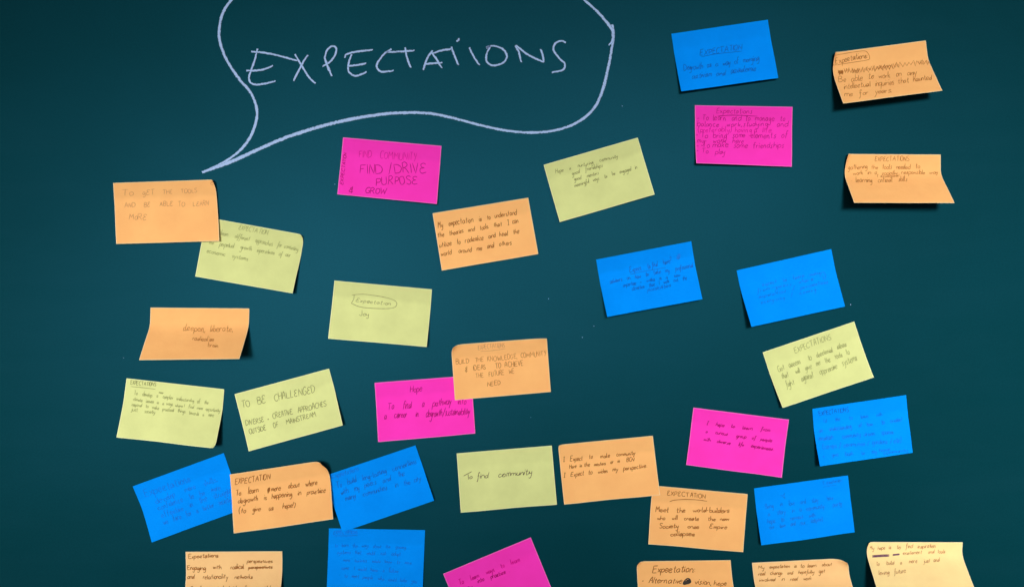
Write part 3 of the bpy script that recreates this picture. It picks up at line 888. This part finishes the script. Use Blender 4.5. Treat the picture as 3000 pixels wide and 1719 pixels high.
n = Note('blue', "blue note of barely legible writing, lower right below the pink I hope note", ZS(2180, 1370, 2530, 2038),
         [(168, 345), (1772, 125), (1887, 1095), (293, 1317)], (0, 0, 4, 9), 0.3, seed=28, join=.9, ink='blue_faint')
n.line("Expectation", 1350, 285, 1665, 228, 60, w=1)
n.curve("underline", [(1345, 325), (1460, 305), (1580, 288)], w=0.9)
n.draw("smudge", [smooth([(620, 470), (660, 465), (690, 430), (680, 480), (700, 520), (650, 480)], 4)], w=1.2)
n.line("Being     in    love    and    stay      here", 360, 690, 1515, 545, 75, w=1.1)
n.line("a    story    in   a   community     party", 410, 815, 1665, 645, 75, w=1.1)
n.line("hope    to    connect    with", 405, 945, 1205, 830, 75, w=1.1)
n.line("our    love    and    our    respect", 440, 1045, 1345, 905, 75, w=1.1)

# --- bottom edge
n = Note('peach', "orange note with a crossed-out word at the bottom edge, lower left", ZS(520, 1590, 850, 2541),
         [(182, 193), (2365, 180), (2290, 1475), (150, 1490)], (0, 1, 16, 10), 0.28, seed=29, join=.7, ink='orange', bow=1.5)
n.line("Expectations", 250, 340, 910, 320, 100, w=1.3)
n.line("perspectives", 1575, 440, 2135, 435, 75, w=1.3)
n.line("Engaging    with     radical", 225, 605, 1500, 570, 105, w=1.3)
n.line("perspectives", 1600, 580, 2130, 560, 75, w=1.3)
n.draw("strikeout", [smooth([(1595, 560), (1800, 562), (2040, 540)], 5), smooth([(1610, 572), (1800, 550), (2050, 548)], 5)], 'orange', 1.3)
n.line("and    relationality    networks", 225, 800, 1690, 795, 100, w=1.3)
n.line("To  share     and   build     for   a   world", 300, 1060, 2100, 1050, 100, w=1.3)

n = Note('pink', "strongly tilted pink note at the bottom edge, middle", ZS(1280, 1550, 1640, 2541),
         [(128, 915), (1940, 160), (2400, 1285), (592, 2037)], (0, 0, 3, 3), 0.25, seed=30)
n.line("To    learn    ways    to    learn", 470, 1145, 1720, 640, 110, 'pink_faint', 1.6)
n.line("into    practice  .", 850, 1110, 1500, 880, 105, 'pink', 1.6)
n.line("my", 620, 1245, 735, 1205, 100, 'pink', 1.5)

n = Note('orange', "orange note with a black ink blot, at the bottom edge right of middle", ZS(1850, 1620, 2180, 2541),
         [(112, 178), (2235, 150), (2420, 1385), (200, 1425)], (0, 0, 20, 12), 0.25, seed=31, curls=[(0, 8, 80, .5)])
n.line("Expectation:", 475, 435, 1405, 420, 150, w=1.7)
n.line("-  Alternative", 225, 655, 1130, 675, 115, w=1.6)
n.line("vision, hope", 1425, 695, 2140, 710, 120, w=1.6)
n.draw("ink_blot", [smooth(zz(1180, 665, 1330, 630, 32, 14, n.rng), 3), smooth(zz(1200, 640, 1325, 650, 40, 12, n.rng), 3),
       smooth([(1170, 700), (1180, 640), (1260, 565), (1320, 590), (1330, 650), (1260, 680), (1175, 700)], 5),
       smooth([(1240, 600), (1310, 600), (1250, 620), (1320, 630), (1230, 640), (1310, 655)], 4)], 'black', 2.6)

n = Note('peach', "orange note starting My expectation is to learn, bottom edge, with curled corner", ZS(2190, 1570, 2860, 2541),
         [(50, 293), (1105, 240), (1260, 850), (155, 870)], (0, 0, 25, 22), 0.25, seed=32, join=.9, ink='orange_mid', curls=[(1, 15, 84, .5)])
n.line("My   expectation   is  to  learn   about", 120, 360, 930, 330, 42, w=1.2)
n.line("real   change   and   hopefully   get", 120, 432, 855, 402, 42, w=1.2)
n.line("involved   in   real   work", 130, 500, 705, 485, 42, w=1.2)

n = Note('cream', "pale bright orange note with purple strikeouts, bottom right corner", ZS(2190, 1570, 2860, 2541),
         [(1322, 62), (2390, 65), (2560, 665), (1462, 680)], (0, 3, 38, 36), 0.14, seed=33, join=.9, slant=.15, ink='orange_faint', curls=[(0, 7, 70, .7)])
n.line("My  hope  is   to   find   inspiration", 1355, 148, 2085, 122, 45, w=1.2)
n.draw("strikeout", [smooth([(1385, 212 + d), (1480, 206 + d), (1575, 202 + d)], 4) for d in (0, 7, 14, 20)] +
       [smooth([(1612, 200 + d), (1650, 196 + d), (1690, 192 + d)], 4) for d in (0, 7, 13)], 'purple', 1.3)
n.line("excitement    and  tools", 1725, 200, 2190, 188, 42, w=1.1)
n.line("to    build    a    more    just  and", 1430, 325, 2125, 280, 45, w=1.1)
n.line("loving   future", 1460, 430, 1755, 400, 48, w=1.1)
